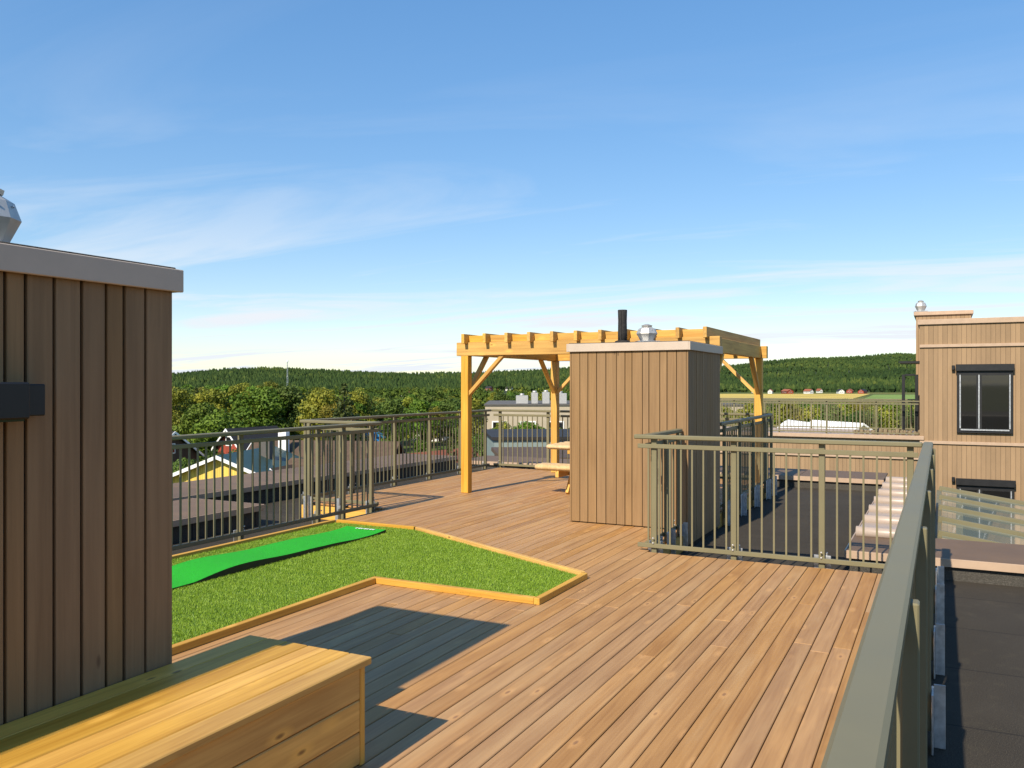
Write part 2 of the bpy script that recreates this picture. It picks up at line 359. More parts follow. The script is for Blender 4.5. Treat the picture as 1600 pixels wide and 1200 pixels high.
L_OLIVE = leafmat('leaves_olive', (0.10, 0.13, 0.014), (0.27, 0.28, 0.032)); L_YEL = leafmat('leaves_yellowing', (0.12, 0.135, 0.016), (0.30, 0.28, 0.032))
L_SPR = leafmat('needles', (0.024, 0.048, 0.012), (0.08, 0.105, 0.024))
protos = {}
def proto(key, blobs, per, size, mat, hgt, tr):
    cr = bulk('crown', leaf_cloud(blobs, per, size), None, mat); C.objects.unlink(cr)
    prof = [(tr, 0), (tr*0.75, hgt*0.3), (tr*0.45, hgt*0.6), (tr*0.12, hgt*0.9)]
    tk = lathe('trunk', None, M_TRUNK, prof, 7, (0, 0, 0)); C.objects.unlink(tk)
    protos[key] = (cr.data, tk.data)
for i, mt in enumerate((L_GREEN, L_OLIVE, L_YEL, L_DARK)):
    for v in range(2):
        proto(('round', i, v), broadleaf(10, 8.5, 30, i*7+v), 95, 0.21, mt, 10, 0.22)
        proto(('tall', i, v), broadleaf(12, 6.2, 30, 50+i*7+v, True), 105, 0.2, mt, 12, 0.2)
for v in range(2): proto(('spruce', 4, v), conifer(13, 5.5, 90+v), 130, 0.2, L_SPR, 13, 0.22)
proto(('bush', 0, 0), broadleaf(3, 3.6, 16, 70), 420, 0.11, L_GREEN, 3, 0.06); proto(('bush', 1, 0), broadleaf(3, 3.6, 16, 71), 420, 0.11, L_OLIVE, 3, 0.06); proto(('bush', 2, 0), broadleaf(3, 3.6, 16, 72), 420, 0.11, L_YEL, 3, 0.06)
def tree(kind, i, px, d, s, label, group=None, name=None, z=GZ):
    v = random.randrange(2) if kind != 'bush' else 0
    cr, tk = protos[(kind, i, v)]
    o = empty(name or {'round': 'broadleaf_tree', 'tall': 'birch_tree', 'spruce': 'spruce_tree', 'bush': 'bush'}[kind], G(px, d, z-0.1), random.uniform(0, 6.28), label=label, cat='bush' if kind == 'bush' else 'tree', group=group)
    o.scale = (s*random.uniform(0.92, 1.08), s*random.uniform(0.92, 1.08), s*random.uniform(0.95, 1.06))
    link(bpy.data.objects.new('crown', cr), o); link(bpy.data.objects.new('trunk', tk), o)
    return o
g = 'trees of the belt behind the houses'
LB = {('round', 0): 'rounded green leafy tree in the belt behind the houses', ('round', 1): 'olive green rounded tree in the belt behind the houses', ('round', 2): 'yellowing rounded tree in the belt behind the houses',
      ('round', 3): 'dark green rounded tree in the belt behind the houses', ('tall', 0): 'tall slim green tree in the belt behind the houses', ('tall', 1): 'tall slim olive tree in the belt behind the houses',
      ('tall', 2): 'tall slim yellowing tree in the belt behind the houses', ('tall', 3): 'tall slim dark green tree in the belt behind the houses', ('spruce', 4): 'dark spruce among the leafy trees behind the houses'}
for px in range(262, 745, 11):
    for row in range(2):
        d = (150 if row == 0 else 215)+random.uniform(-22, 26)
        top = np.interp(px, [262, 330, 420, 520, 620, 745], [604, 606, 602, 612, 620, 622])+random.uniform(-3, 9)-(4 if row else 0)
        hh = 1.55-(top-600)*d/F-GZ
        k, i = random.choice([('round', 0), ('round', 1), ('tall', 1), ('tall', 2), ('tall', 1), ('round', 3), ('tall', 0), ('tall', 3), ('spruce', 4)])
        tree(k, i, px+random.uniform(-5, 5), d, hh/{'round': 10, 'tall': 12, 'spruce': 13}[k], LB[(k, i)], g)
for px in range(770, 905, 13):
    k, i = random.choice([('round', 3), ('tall', 1), ('round', 1), ('round', 0)]); d = random.uniform(235, 280)
    tree(k, i, px, d, (1.55-(607+random.uniform(0, 8)-600)*d/F-GZ)/{'round': 10, 'tall': 12}[k], {3: 'dark green tree in the row behind the warehouse', 1: 'olive green tree in the row behind the warehouse', 0: 'mid green tree in the row behind the warehouse'}[i], 'trees behind the warehouse')
for px in range(1120, 1440, 12):
    for row in range(2):
        i = random.choice([0, 1, 1, 2, 3]); d = (130 if row == 0 else 190)+random.uniform(-14, 14)
        top = random.uniform(623, 634) if row else random.uniform(630, 644)
        tree('round', i, px+random.uniform(-4, 4), d, (1.55-(top-600)*d/F-GZ)/10, {0: 'green bushy tree beyond the far terrace railing', 1: 'olive bushy tree beyond the far terrace railing', 2: 'yellowing bushy tree beyond the far terrace railing', 3: 'dark green bushy tree beyond the far terrace railing'}[i], 'trees beyond the far terrace')
# named single trees
tree('round', 0, 318, 112, 0.92, 'large fresh green round tree behind the dark roofed house')
tree('round', 0, 345, 100, 0.83, 'round green tree crowding the red gabled house')
t0 = tree('spruce', 4, 538, 105, 0.92, 'big dark bushy spruce rising above the brown tiled roof'); t0.scale.x *= 1.35; t0.scale.y *= 1.35
tree('spruce', 4, 398, 64, 0.46, 'small blue green spruce beside the brown tiled roof')
tree('spruce', 4, 705, 62, 0.60, 'tall drooping spruce just behind the left pergola post')
tree('spruce', 4, 742, 66, 0.52, 'shorter drooping spruce right of the left pergola post')
tree('round', 0, 672, 58, 0.52, 'bright green leafy tree beside the white gabled house')
tree('round', 3, 290, 74, 0.52, 'dark leafy tree in front of the dark roofed house')
tree('round', 3, 335, 78, 0.50, 'dark leafy tree below the red gabled house')
tree('round', 3, 372, 84, 0.50, 'dark leafy tree between red gable and brown roof')
tree('bush', 2, 513, 40, 0.9, 'yellow green bush in front of the brown tiled roof', z=GZ+3)
tree('bush', 1, 281, 60, 0.9, 'small olive bush at the corner of the yellow house')
for px, d in ((585, 74), (612, 80), (640, 84), (695, 90), (760, 96), (782, 92)):
    tree('round', random.choice([0, 1, 3]), px, d, random.uniform(0.45, 0.6), 'garden tree in the gap before the industrial buildings', 'garden trees before the industrial buildings')
for px in range(752, 905, 14):
    tree('round', random.choice([0, 1, 3]), px+random.uniform(-4, 4), random.uniform(100, 116), random.uniform(0.5, 0.62), 'small bushy tree in the strip before the beige warehouse', 'small trees before the warehouse')
# mid-distance wood between the belt and the hills
def wood_mass(n):
    out = []
    for k in range(n):
        while True:
            px = random.uniform(200, 1500); d = random.uniform(260, 960)
            if px > 1060: continue
            if px > 1000 and d < 320: continue
            if 735 < px < 910 and d > 720: continue
            if 560 < px < 620 and 300 < d < 440: continue
            break
        p = G(px, d, GZ); h = random.uniform(6, 10.5); wd = h*random.uniform(0.45, 0.7)
        for q in range(5):
            a = random.uniform(0, 6.28); rr = wd*0.28
            out.append((p.x+math.cos(a)*rr, p.y+math.sin(a)*rr, p.z+h*(0.25+0.14*q), wd*(0.36-0.04*q)))
    return out
M_WOOD = forest_mat('mixed_wood', (0.03, 0.058, 0.012), (0.07, 0.105, 0.018), (0.18, 0.19, 0.03))
tag(bulk('mixed_wood', leaf_cloud(wood_mass(1100), 9, 0.62, 0.9), None, M_WOOD), 'mixed green wood filling the valley before the hills', 'wood', kind='stuff')
# ---------------------------------------------------------------- houses of the town
M_TILE = plain('brown_roof_tile', (0.085, 0.055, 0.036), 0.8, 0, 0.25, 3, 0.5); M_DROOF = plain('dark_roof', (0.022, 0.020, 0.020), 0.7, 0, 0.2, 3)
M_GROOF = plain('green_metal_roof', (0.030, 0.062, 0.058), 0.5, 0, 0.2, 2); M_RROOF = plain('red_roof_tile', (0.26, 0.085, 0.045), 0.8, 0, 0.2, 3)
M_YW = siding('yellow_siding', (0.72, 0.50, 0.10), 0.16); M_RW = siding('red_siding', (0.30, 0.055, 0.03), 0.16); M_WW = siding('white_siding', (0.72, 0.71, 0.66), 0.16)
M_CW = siding('cream_siding', (0.66, 0.52, 0.28), 0.16); M_BRW = siding('dark_brown_siding', (0.07, 0.045, 0.03), 0.16); M_WIN = M_GLASS
M_IND = plain('beige_panel', (0.40, 0.34, 0.25), 0.7, 0, 0.08, 0.4); M_GRAV = plain('gravel_roof', (0.10, 0.095, 0.088), 0.95, 0, 0.2, 0.6); M_BLUE = plain('blue_panel', (0.03, 0.07, 0.25), 0.5)
M_WROOF = plain('white_membrane', (0.78, 0.78, 0.78), 0.6, 0, 0.06, 0.5)
def house(name, label, px, d, rz, wd, ln, eave, ridge, wall, roof, z=GZ, trim=True, chim=None, wins=2, gable_win=True):
    """gable faces local -y; wd across the gable, ln along the ridge"""
    o = empty(name, G(px, d, z), rz, label=label, cat='house')
    a = wd/2
    poly('wall', o, wall, [(-a, 0, 0), (a, 0, 0), (a, ln, 0), (-a, ln, 0), (-a, 0, eave), (a, 0, eave), (a, ln, eave), (-a, ln, eave), (0, 0, ridge), (0, ln, ridge)],
         [(0, 1, 5, 8, 4), (1, 2, 6, 5), (2, 3, 7, 9, 6), (3, 0, 4, 7), (4, 8, 9, 7), (5, 6, 9, 8)])
    sl_ = (ridge-eave)/a; ov = 0.45; e = eave-ov*sl_; th = 0.18
    for sg in (-1, 1):
        X = sg*(a+ov)
        v = [(0, -0.5, ridge+.03), (X, -0.5, e+.03), (X, ln+.5, e+.03), (0, ln+.5, ridge+.03)]
        v += [(x, y, zz_+th) for x, y, zz_ in v]
        f = [(0, 1, 2, 3), (4, 7, 6, 5), (0, 4, 5, 1), (1, 5, 6, 2), (2, 6, 7, 3), (3, 7, 4, 0)]
        if sg < 0: f = [tuple(reversed(q)) for q in f]
        rf = poly('roof', o, roof, v, f)
        if trim:
            v = [(0, -0.56, ridge-.04), (X, -0.56, e-.04), (X, -0.56, e+.22), (0, -0.56, ridge+.22), (0, -0.505, ridge-.04), (X, -0.505, e-.04), (X, -0.505, e+.22), (0, -0.505, ridge+.22)]
            f = [(0, 1, 2, 3), (7, 6, 5, 4), (3, 2, 6, 7), (1, 0, 4, 5), (0, 3, 7, 4), (2, 1, 5, 6)]
            poly('bargeboard', o, M_WHITE, v, f if sg > 0 else [tuple(reversed(q)) for q in f])
        if chim and sg > 0:
            cm, cx, cy = chim
            box('chimney', o, cm, cx-.35, cx+.35, cy-.35, cy+.35, ridge-1.2-abs(cx)*sl_, ridge+1.0, 0.03, base=(0, 0, 0))
    def win(x, zc, ww=1.1, hh=1.1, side=None):
        if side is None: p = dict(x0=x-ww/2, x1=x+ww/2, y0=-.06, y1=-.004)
        else: p = dict(x0=(a+.004 if side > 0 else -a-.06), x1=(a+.06 if side > 0 else -a-.004), y0=x-ww/2, y1=x+ww/2)
        wf = box('window', o, M_WHITE, z0=zc-hh/2, z1=zc+hh/2, base=(0, 0, 0), **p)
        g = 0.1
        if side is None: pn = box('pane', None, M_WIN, -ww/2+g, ww/2-g, -.034, -.03, -hh/2+g, hh/2-g)
        else: pn = box('pane', None, M_WIN, side*.032-.002, side*.032+.002, -ww/2+g, ww/2-g, -hh/2+g, hh/2-g)
        pn.parent = wf
    if gable_win: win(0, eave+(ridge-eave)*0.35, 1.0, 1.1)
    for k in range(wins):
        x = -a+wd*(k+1)/(wins+1); win(x, eave-1.4, 1.5, 0.9)
    for k in range(3):
        for sd in (-1, 1): win(ln*(k+1)/4, eave-1.4, 1.2, 1.1, sd)
    return o
yh = YAW
house('yellow_house', 'yellow gabled house with green metal roof and white bargeboards', 343, 60, yh-0.12, 9.0, 9, 4.5, 6.3, M_YW, M_GROOF, chim=(M_GRAV, 1.4, 5), gable_win=False, wins=3)
house('dark_roof_house', 'dark roofed house peeping out beside the brown cladding wall', 268, 92, yh+1.2, 8, 12, 3.6, 6.2, M_BRW, M_DROOF)
house('red_house', 'small red house with white bargeboards under the round trees', 358, 96, yh-0.5, 3.6, 7, 4.4, 6.3, M_RW, M_DROOF)
house('brown_roof_house', 'long house with brown tiled roof and white chimney', 405, 72, yh-1.75, 9.5, 12, 3.3, 6.6, M_BRW, M_TILE, chim=(M_WHITE, 1.6, 3.0))
house('gabled_annex', 'small brown tiled annex with white bargeboards and twin gables', 428, 62, yh-0.25, 3.0, 5, 3.7, 5.2, M_BRW, M_TILE, wins=1)
house('white_house', 'white gabled house with red tiled roof beyond the railing', 628, 62, yh-0.6, 5.2, 8, 4.0, 6.2, M_WW, M_RROOF)
house('dark_gabled_house', 'dark gabled house with white bargeboards left of the white house', 585, 60, yh+0.9, 6, 9, 3.4, 5.6, M_BRW, M_TILE)
house('cream_house', 'cream gabled house half hidden behind the small shed', 893, 62, yh-0.1, 5.2, 9, 5.0, 6.9, M_CW, M_TILE)
house('pale_roof_house', 'white house with pale roof seen through the far terrace railing', 1345, 105, yh+0.3, 7, 9, 4.3, 6.5, M_WW, M_WROOF)
for k, (px, d, w_, m) in enumerate(((1203, 1010, 10, M_WW), (1228, 1030, 14, M_RW), (1235, 990, 16, M_RW), (1262, 1040, 10, M_WW), (1268, 1000, 12, M_WW), (1315, 1010, 13, M_WW), (1327, 1060, 14, M_RW), (1345, 1010, 14, M_RW), (1283, 1080, 9, M_WW), (768, 1040, 10, M_RW), (775, 1060, 14, M_RW), (800, 1050, 10, M_WW), (1180, 1090, 9, M_WW), (505, 640, 9, M_WW), (630, 700, 9, M_WW), (560, 720, 9, M_WW), (507, 420, 9, M_WW))):
    house('farm_house', ('red' if m is M_RW else 'white')+' farm house at the foot of the distant wooded hill', px, d, yh+random.uniform(-1, 1), w_*0.5, w_*0.8, 3.2, 5.4, m, M_DROOF if k % 2 else M_RROOF, z=max(GZ, hill_z(px, d)), trim=False)['group'] = 'farm houses under the hill'
def warehouse(name, label, px, d, rz, wd, ln, h, wall, roof, stripe=None):
    o = empty(name, G(px, d, GZ), rz, label=label, cat='warehouse'); b0 = (0, 0, 0)
    box('wall', o, wall, 0, wd, 0, ln, 0, h, base=b0); box('roof', o, roof, -.2, wd+.2, -.2, ln+.2, h+.004, h+.25, base=b0)
    n = int(wd/5)
    for k in range(n):
        wf = box('window', o, M_WHITE, k*5+1.2, k*5+4.0, -.12, -.004, h*0.45, h*0.45+1.5, base=b0)
        pn = box('pane', None, M_GLASS, -1.2, 1.2, -.075, -.065, -.55, .55); pn.parent = wf
    if stripe: box('fascia_stripe', o, stripe, -.25, wd+.25, -.26, -.21, h-0.9, h+.2, base=b0)
    return o
# industrial buildings
wh = warehouse('warehouse', 'long beige warehouse with flat roof and rooftop air units', 758, 150, yh, 46, 34, 7.7, M_IND, M_GRAV)
for k, (x, y, s, hh) in enumerate(((5.5, 3, 2.2, 1.5), (8.3, 3.5, 1.2, 2.0), (10.3, 3.2, 1.3, 2.1), (12.5, 3, 2.2, 1.9), (16, 4, 4.5, 1.3), (21, 3, 5, 1.1))):
    u = box('air_unit', wh, M_WROOF if k > 3 else M_ZINC, x, x+s, y, y+2, 7.96, 7.96+hh, 0.05, base=(0, 0, 0))
    lathe('fan_cowl', u, M_ZINC, [(0.4, hh/2), (0.4, hh/2+.3), (0.3, hh/2+.36)], 10, (0, 0, 0))
for k, px in enumerate((797, 838, 868)):
    o = empty('trailer', G(px, 128, GZ), yh, label='white box trailer parked before the beige warehouse', cat='trailer', group='trailers before the warehouse')
    box('body', o, M_WROOF, 0, 4.2, 0, 2.3, 1.0, 3.6, .04, base=(0, 0, 0)); box('chassis', o, M_BLACK, .2, 4.0, .3, 2.0, .55, .99, base=(0, 0, 0))
    for wx in (2.6, 3.5):
        for wy in (.1, 2.2): lathe('wheel', o, M_BLACK, [(.5, -.12), (.5, .12)], 12, (wx, wy, .5), rot=(R(90), 0, 0))
warehouse('office_hall', 'white industrial hall with blue fascia stripe behind the trees', 643, 170, yh, 6.5, 18, 6.4, M_WROOF, M_GRAV, M_BLUE)
warehouse('low_workshop', 'low dark roofed workshop seen through the far railing', 772, 70, yh+0.1, 9, 12, 6.9, plain('grey_green_wall', (0.2, 0.25, 0.24), 0.7), M_DROOF)
warehouse('flat_garage', 'flat brown garage block below the far railing', 790, 48, yh+0.1, 7, 8, 7.1, M_BRW, M_TILE)
# white tent hall
o = empty('tent_hall', G(1196, 84, GZ), yh, label='white membrane tent hall with low peaks beyond the terrace', cat='tent')
n = 15; v, f = [], []
for j in range(2):
    for i in range(n):
        x = i*6.6/(n-1); zt = 6.0+0.25*x/2+0.9*math.exp(-((x-5.0)/1.3)**2)+0.25*math.sin(x*1.3)-max(0, x-5.6)*1.3
        v.append((x, j*9, zt))
for j in range(2):
    for i in range(n): v.append((i*6.6/(n-1), j*9, 0))
f = [(i, i+1, n+i+1, n+i) for i in range(n-1)]+[(2*n+i, 2*n+i+1, i+1, i) for i in range(n-1)]+[(n+i, n+i+1, 3*n+i+1, 3*n+i) for i in range(n-1)]+[(2*n, 0, n, 3*n), (n-1, 3*n-1, 4*n-1, 2*n-1)]
poly('membrane', o, M_WROOF, v, f)
for k in range(5): box('frame_post', o, M_GALV, k*1.6+.02, k*1.6+.1, -.1, -.02, 0, 5.9, base=(0, 0, 0))
# mast on the hill
pm = G(449, 900); zb = hill_z(449, 900)
o = empty('radio_mast', (pm.x, pm.y, zb), 0, label='slender lattice radio mast rising over the wooded ridge', cat='mast')
for a in range(3):
    an = a*2.094; bar('mast_leg', o, M_GALV, (math.cos(an)*1.1, math.sin(an)*1.1, 0), (math.cos(an)*.35, math.sin(an)*.35, 36), .22, .22, 0, base=(0, 0, 0))
for k in range(16):
    z0 = k*2.25; r0 = 1.1-.75*z0/36; a = (k % 3)*2.094
    bar('lattice_brace', o, M_GALV if k % 4 else M_WHITE, (math.cos(a)*r0, math.sin(a)*r0, z0), (math.cos(a+2.094)*r0, math.sin(a+2.094)*r0, z0+2.2), .15, .15, 0, base=(0, 0, 0))
lathe('antenna_drum', o, M_WHITE, [(.9, 34), (1.0, 34.3), (1.0, 36), (.5, 36.4)], 10, (0, 0, 0))
# bins by the yellow house
M_BIN = plain('green_plastic', (0.03, 0.16, 0.03), 0.5)
bs = empty('bin_shelter', G(282, 76, GZ), yh, label='small roofed bin shelter behind the yellow house', cat='shelter')
for x in (0, 2.3): box('post', bs, M_BRW, x, x+.12, 0, .12, 0, 2.0, base=(0, 0, 0))
box('roof', bs, M_WROOF, -.3, 2.8, -.3, 1.5, 2.004, 2.14, 0.02, base=(0, 0, 0)); box('back_wall', bs, M_BRW, 0, 2.4, 1.2, 1.3, 0, 2.0, base=(0, 0, 0))
for k in range(3):
    b = empty('wheelie_bin', G(280+k*5.2, 74.5, GZ), yh, label='green wheelie bin in the row at the bin shelter', cat='bin', group='bins at the shelter')
    prism('body', b, M_BIN, [(-.24, -.28), (.24, -.28), (.24, .28), (-.24, .28)], 0.06, 1.0); box('lid', b, M_BIN, -.27, .27, -.32, .3, 1.004, 1.07, .015, base=(0, 0, 0))
    for sx in (-.25, .25): lathe('wheel', b, M_BLACK, [(.1, -.03), (.1, .03)], 10, (sx, .25, .1), rot=(0, R(90), 0))
o = empty('skip_container', G(588, 135, GZ+1.8), yh, label='blue open container beside the trees', cat='container')
prism('body', o, plain('blue_steel', (0.02, 0.2, 0.5), 0.5), [(-1.8, -1), (1.8, -1), (1.8, 1), (-1.8, 1)], 0, 2.4); box('rim', o, M_BLUE, -1.9, 1.9, -1.1, 1.1, 2.404, 2.5, base=(0, 0, 0)); box('rib', o, M_BLUE, -.1, .1, -1.08, -1.004, .1, 2.3, base=(0, 0, 0))
# ---------------------------------------------------------------- own building: roof, parapets
RZ = -0.20
def struct(o): return tag(o, kind='structure')
bl = empty('building_roof', (0, 0, 0), kind='structure')
M_FAC = siding('beige_far_cladding', (0.29, 0.19, 0.105), 0.125)
prism('roof_felt', bl, M_FELT, [(-10.2, -6), (7, -6), (7, 9.6), (-.1, 9.6), (-.1, 16.2), (-10.2, 16.2)], GZ, RZ)
def parapet(label_name, x0, x1, y0, y1, zt, n, along, edges):
    p = empty(label_name, ((x0+x1)/2, (y0+y1)/2, RZ), kind='structure')
    box('upstand', p, M_FELT2, x0+.03, x1-.03, y0+.03, y1-.03, RZ-.3, zt-.03)
    for k in range(n):
        a, b = (x0, x1) if along == 'x' else (y0, y1)
        s0, s1 = a+(b-a)*k/n+.003, a+(b-a)*(k+1)/n-.003
        kw = dict(x0=s0, x1=s1, y0=y0, y1=y1) if along == 'x' else dict(x0=x0, x1=x1, y0=s0, y1=s1)
        box('cap_sheet', p, M_CAP, z0=zt-.028, z1=zt, bev=.004, **kw)
    for e in edges:
        if e == 'y0': box('cap_edge', p, M_CAPL, x0, x1, y0-.014, y0-.001, zt-.075, zt-.002, .002)
        if e == 'y1': box('cap_edge', p, M_CAPL, x0, x1, y1+.001, y1+.014, zt-.075, zt-.002, .002)
        if e == 'x1': box('cap_edge', p, M_CAPL, x1+.001, x1+.014, y0, y1, zt-.075, zt-.002, .002)
        if e == 'x0': box('cap_edge', p, M_CAPL, x0-.014, x0-.001, y0, y1, zt-.075, zt-.002, .002)
    return p
parapet('parapet', -8.75, -7.5, -4, 7.94, 0.06, 7, 'y', ('x1', 'y1'))
parapet('parapet', -10.15, -8.85, -4, 14.9, 0.08, 9, 'y', ('x1',))
parapet('parapet', -8.80, -.84, 14.9, 16.1, 0.0, 6, 'x', ('y0',))
pr = parapet('parapet', -.12, 6.8, 8.45, 9.5, 0.0, 5, 'x', ('y0',))
ps = parapet('parapet', -.80, -.13, 8.45, 14.85, 0.0, 5, 'y', ('y0', 'x0'))
# standing seams on the sheet-metal return
for k in range(7):
    y = 9.3+k*0.86
    box('metal_sheet', ps, M_SEAM, -.785, -.14, y, y+.84, 0.003, 0.018, .003)
    lathe('standing_seam', ps, M_SEAM, [(.055, -.325), (.06, -.32), (.06, .32), (.055, .325)], 12, Vector((-.4625, y+.03, 0.035))-ps.location, rot=(0, R(90), 0))
# ---------------------------------------------------------------- deck
dk = empty('deck', (0, 0, 0), kind='structure')
P = 0.109
x = -0.145
while x-0.104 > -7.5:
    x1, x0 = x, x-0.104; xm = (x0+x1)/2; x -= P
    ya, yb = -2.0, 13.85
    if xm > -2.45: yb = 7.52
    if xm < -6.15: ya = 8.66
    cuts = [ya]; y = ya+random.uniform(1.2, 4.6)
    while y < yb-0.7: cuts.append(y); y += random.choice([4.8, 5.1, 5.4])
    cuts.append(yb)
    for a, b in zip(cuts[:-1], cuts[1:]):
        box('deck_board', dk, W_DECK, x0, x1, a+.0006, b-.0006, -.028+random.uniform(-.0012, .0012), random.uniform(-.0012, .0012), .0035)
for k in range(27):
    y = -1.9+k*0.6; xr = -.16 if y < 7.5 else -2.47; xl = -6.2 if y < 8.6 else -7.47
    box('joist', dk, W_YX, xl, xr, y, y+.045, RZ+.001, -.031)
box('rim_board', dk, W_YX, -7.47, -6.2, 8.60, 8.645, RZ+.003, -.03, .003)
box('rim_board', dk, W_YX, -2.44, -.15, 7.53, 7.565, RZ+.003, -.03, .003)
box('rim_board', dk, W_YY, -2.44, -2.405, 7.57, 13.8, RZ+.003, -.03, .003)
box('rim_board', dk, W_YY, -6.235, -6.2, -1.9, 8.59, RZ+.003, -.03, .003)
box('rim_board', dk, W_YY, -.142, -.11, -2, 7.52, RZ+.003, -.03, .003)
# ---------------------------------------------------------------- railings
def railing(label, a, b, posts, out, top=1.08, brackets=True, gap=0.10, flat=False, base_z=0.0, bottom=0.035, cap=0.07, step=None):
    """a->b in plan; posts = distances along; out = unit vector (2d) towards the outside"""
    a, b = Vector((*a, 0)), Vector((*b, 0)); L = (b-a).length; u = (b-a)/L; o2 = Vector((*out, 0))
    ang = math.atan2(u.y, u.x)
    r = empty('railing', (a.x, a.y, base_z), ang, label=label, cat='railing')
    sgn = 1 if Vector((-u.y, u.x, 0)).dot(o2) > 0 else -1
    B0 = (0, 0, 0)
    box('handrail', r, M_RAIL, -.03, L+.03, -cap/2, cap/2, top-.04, top, .008, base=B0)
    box('upper_bar', r, M_RAIL, 0, L, -.012, .012, top-.125, top-.085, .003, base=B0)
    box('lower_bar', r, M_RAIL, 0, L, -.012, .012, bottom, bottom+.04, .003, base=B0)
    for s in posts:
        p = box('post', r, M_RAIL, s-.025, s+.025, .013*sgn if sgn > 0 else -.053, .053 if sgn > 0 else -.013, -.10, top-.041, .004, base=B0)
        if brackets:
            y0, y1 = (.054, .064) if sgn > 0 else (-.064, -.054)
            k = box('bracket', r, M_GALV, s-.07, s+.07, y0, y1, -.195, .09, .003, base=B0)
            y0, y1 = (.065, .115) if sgn > 0 else (-.115, -.065)
            box('bracket_foot', r, M_GALV, s+.03, s+.038, y0, y1, -.195, .11, .002, base=B0)
            for zb_ in (.02, .065):
                lathe('bolt', r, M_ZINC, [(.009, 0), (.009, .006), (.005, .008)], 6, (s, -.0005*sgn+(.012 if sgn < 0 else -.012)*0-(.0125*sgn) + .0, zb_+.06), rot=(R(90*sgn), 0, 0))
    n = int(L/gap)
    for k in range(1, n):
        s = k*L/n
        if any(abs(s-q) < .035 for q in posts): continue
        box('baluster', r, M_RAIL, s-.0075, s+.0075, -.0075, .0075, bottom+.041, top-.126, base=B0)
    return r
railing('olive railing running close along the deck edge beside the felt roof', (-.10, -1.6), (-.10, 7.62), [.35+1.15*k for k in range(8)]+[9.05], (1, 0))
railing('short olive railing across the deck end in front of the felt roof', (-2.53, 7.56), (-.17, 7.56), [.15, .88, 1.62, 2.3], (0, 1))
railing('short olive railing returning from the corner to the small shed', (-2.47, 7.62), (-2.47, 8.72), [.12, .55, 1.0], (1, 0))
railing('shaded olive railing behind the shed under the pergola side', (-2.42, 10.35), (-2.42, 13.75), [.1, 1.0, 1.9, 2.8, 3.3], (1, 0))
railing('long olive railing behind the artificial turf', (-6.24, 2.6), (-6.24, 8.58), [.3, 1.4, 2.5, 3.72, 4.9, 5.35, 5.9], (-1, 0))
railing('short olive railing where the deck steps outward past the turf', (-7.45, 8.64), (-6.27, 8.64), [.1, .62, 1.1], (0, -1))
railing('olive railing along the outer deck edge left of the pergola', (-7.5, 8.66), (-7.5, 13.8), [.1, 1.1, 2.15, 3.15, 4.15, 5.05], (-1, 0))
railing('olive railing along the far deck edge behind the pergola', (-7.45, 13.88), (-2.45, 13.88), [.12, 1.1, 2.1, 3.1, 4.0, 4.9], (0, 1))
# ---------------------------------------------------------------- clad sheds
def clad_wall(parent, axis, fixed, a, b, z0, z1, out, mat=W_CLAD, wmin=.068, wmax=.125, gp=.0032):
    """vertical boards of mixed width; axis 'x': wall in plane y=fixed, 'y': plane x=fixed"""
    s = a; i = 0
    while s < b-.02:
        wdt = min(random.uniform(wmin, wmax), b-s)
        if b-(s+wdt) < .05: wdt = b-s
        dp = random.uniform(.018, .021)
        lo, hi = (fixed, fixed+out*dp) if out > 0 else (fixed+out*dp, fixed)
        if axis == 'x': box('cladding_board', parent, mat, s+gp, s+wdt-gp, lo, hi, z0, z1, .0025)
        else: box('cladding_board', parent, mat, lo, hi, s+gp, s+wdt-gp, z0, z1, .0025)
        s += wdt; i += 1
def shed(name, label, x0, x1, y0, y1, z0, zt, faces, gp=.0032):
    o = empty(name, ((x0+x1)/2, (y0+y1)/2, 0), label=label, cat='shed')
    box('core', o, M_BACK, x0+.022, x1-.022, y0+.022, y1-.022, z0, zt-.02)
    zc = .012
    if 'y0' in faces: clad_wall(o, 'x', y0+.022, x0+.0215, x1-.0215, zc, zt-.085, -1, gp=gp)
    if 'y1' in faces: clad_wall(o, 'x', y1-.022, x0+.0215, x1-.0215, zc, zt-.085, 1, gp=gp)
    if 'x0' in faces: clad_wall(o, 'y', x0+.022, y0, y1, zc, zt-.085, -1, gp=gp)
    if 'x1' in faces: clad_wall(o, 'y', x1-.022, y0, y1, faces.get('x1', zc), zt-.085, 1, gp=gp)
    e = .006
    box('fascia', o, M_FASC, x0-e, x1+e, y0-e-.02, y0-e, zt-.09, zt, .003); box('fascia', o, M_FASC, x0-e, x1+e, y1+e, y1+e+.02, zt-.09, zt, .003)
    box('fascia', o, M_FASC, x0-e-.02, x0-e, y0-e-.02, y1+e+.02, zt-.091, zt-.001, .003); box('fascia', o, M_FASC, x1+e, x1+e+.02, y0-e-.02, y1+e+.02, zt-.091, zt-.001, .003)
    rf = box('roof', o, M_FELT2, x0-e, x1+e, y0-e, y1+e, zt-.019, zt+.008, .004)
    return o
sh = shed('roof_shed', 'small sunlit beige clad shed with pale fascia in front of the pergola', -3.74, -2.38, 8.77, 10.2, RZ+.002, 2.0, {'y0': 0, 'x1': RZ+.05, 'x0': 0, 'y1': 0})
ls = shed('roof_shed', 'shaded brown clad shed with black wall lamp behind the bench', -3.74, -2.75, -1.6, 2.41, RZ+.002, 2.01, {'x1': .012, 'y1': 0, 'y0': 0, 'x0': 0}, .006)
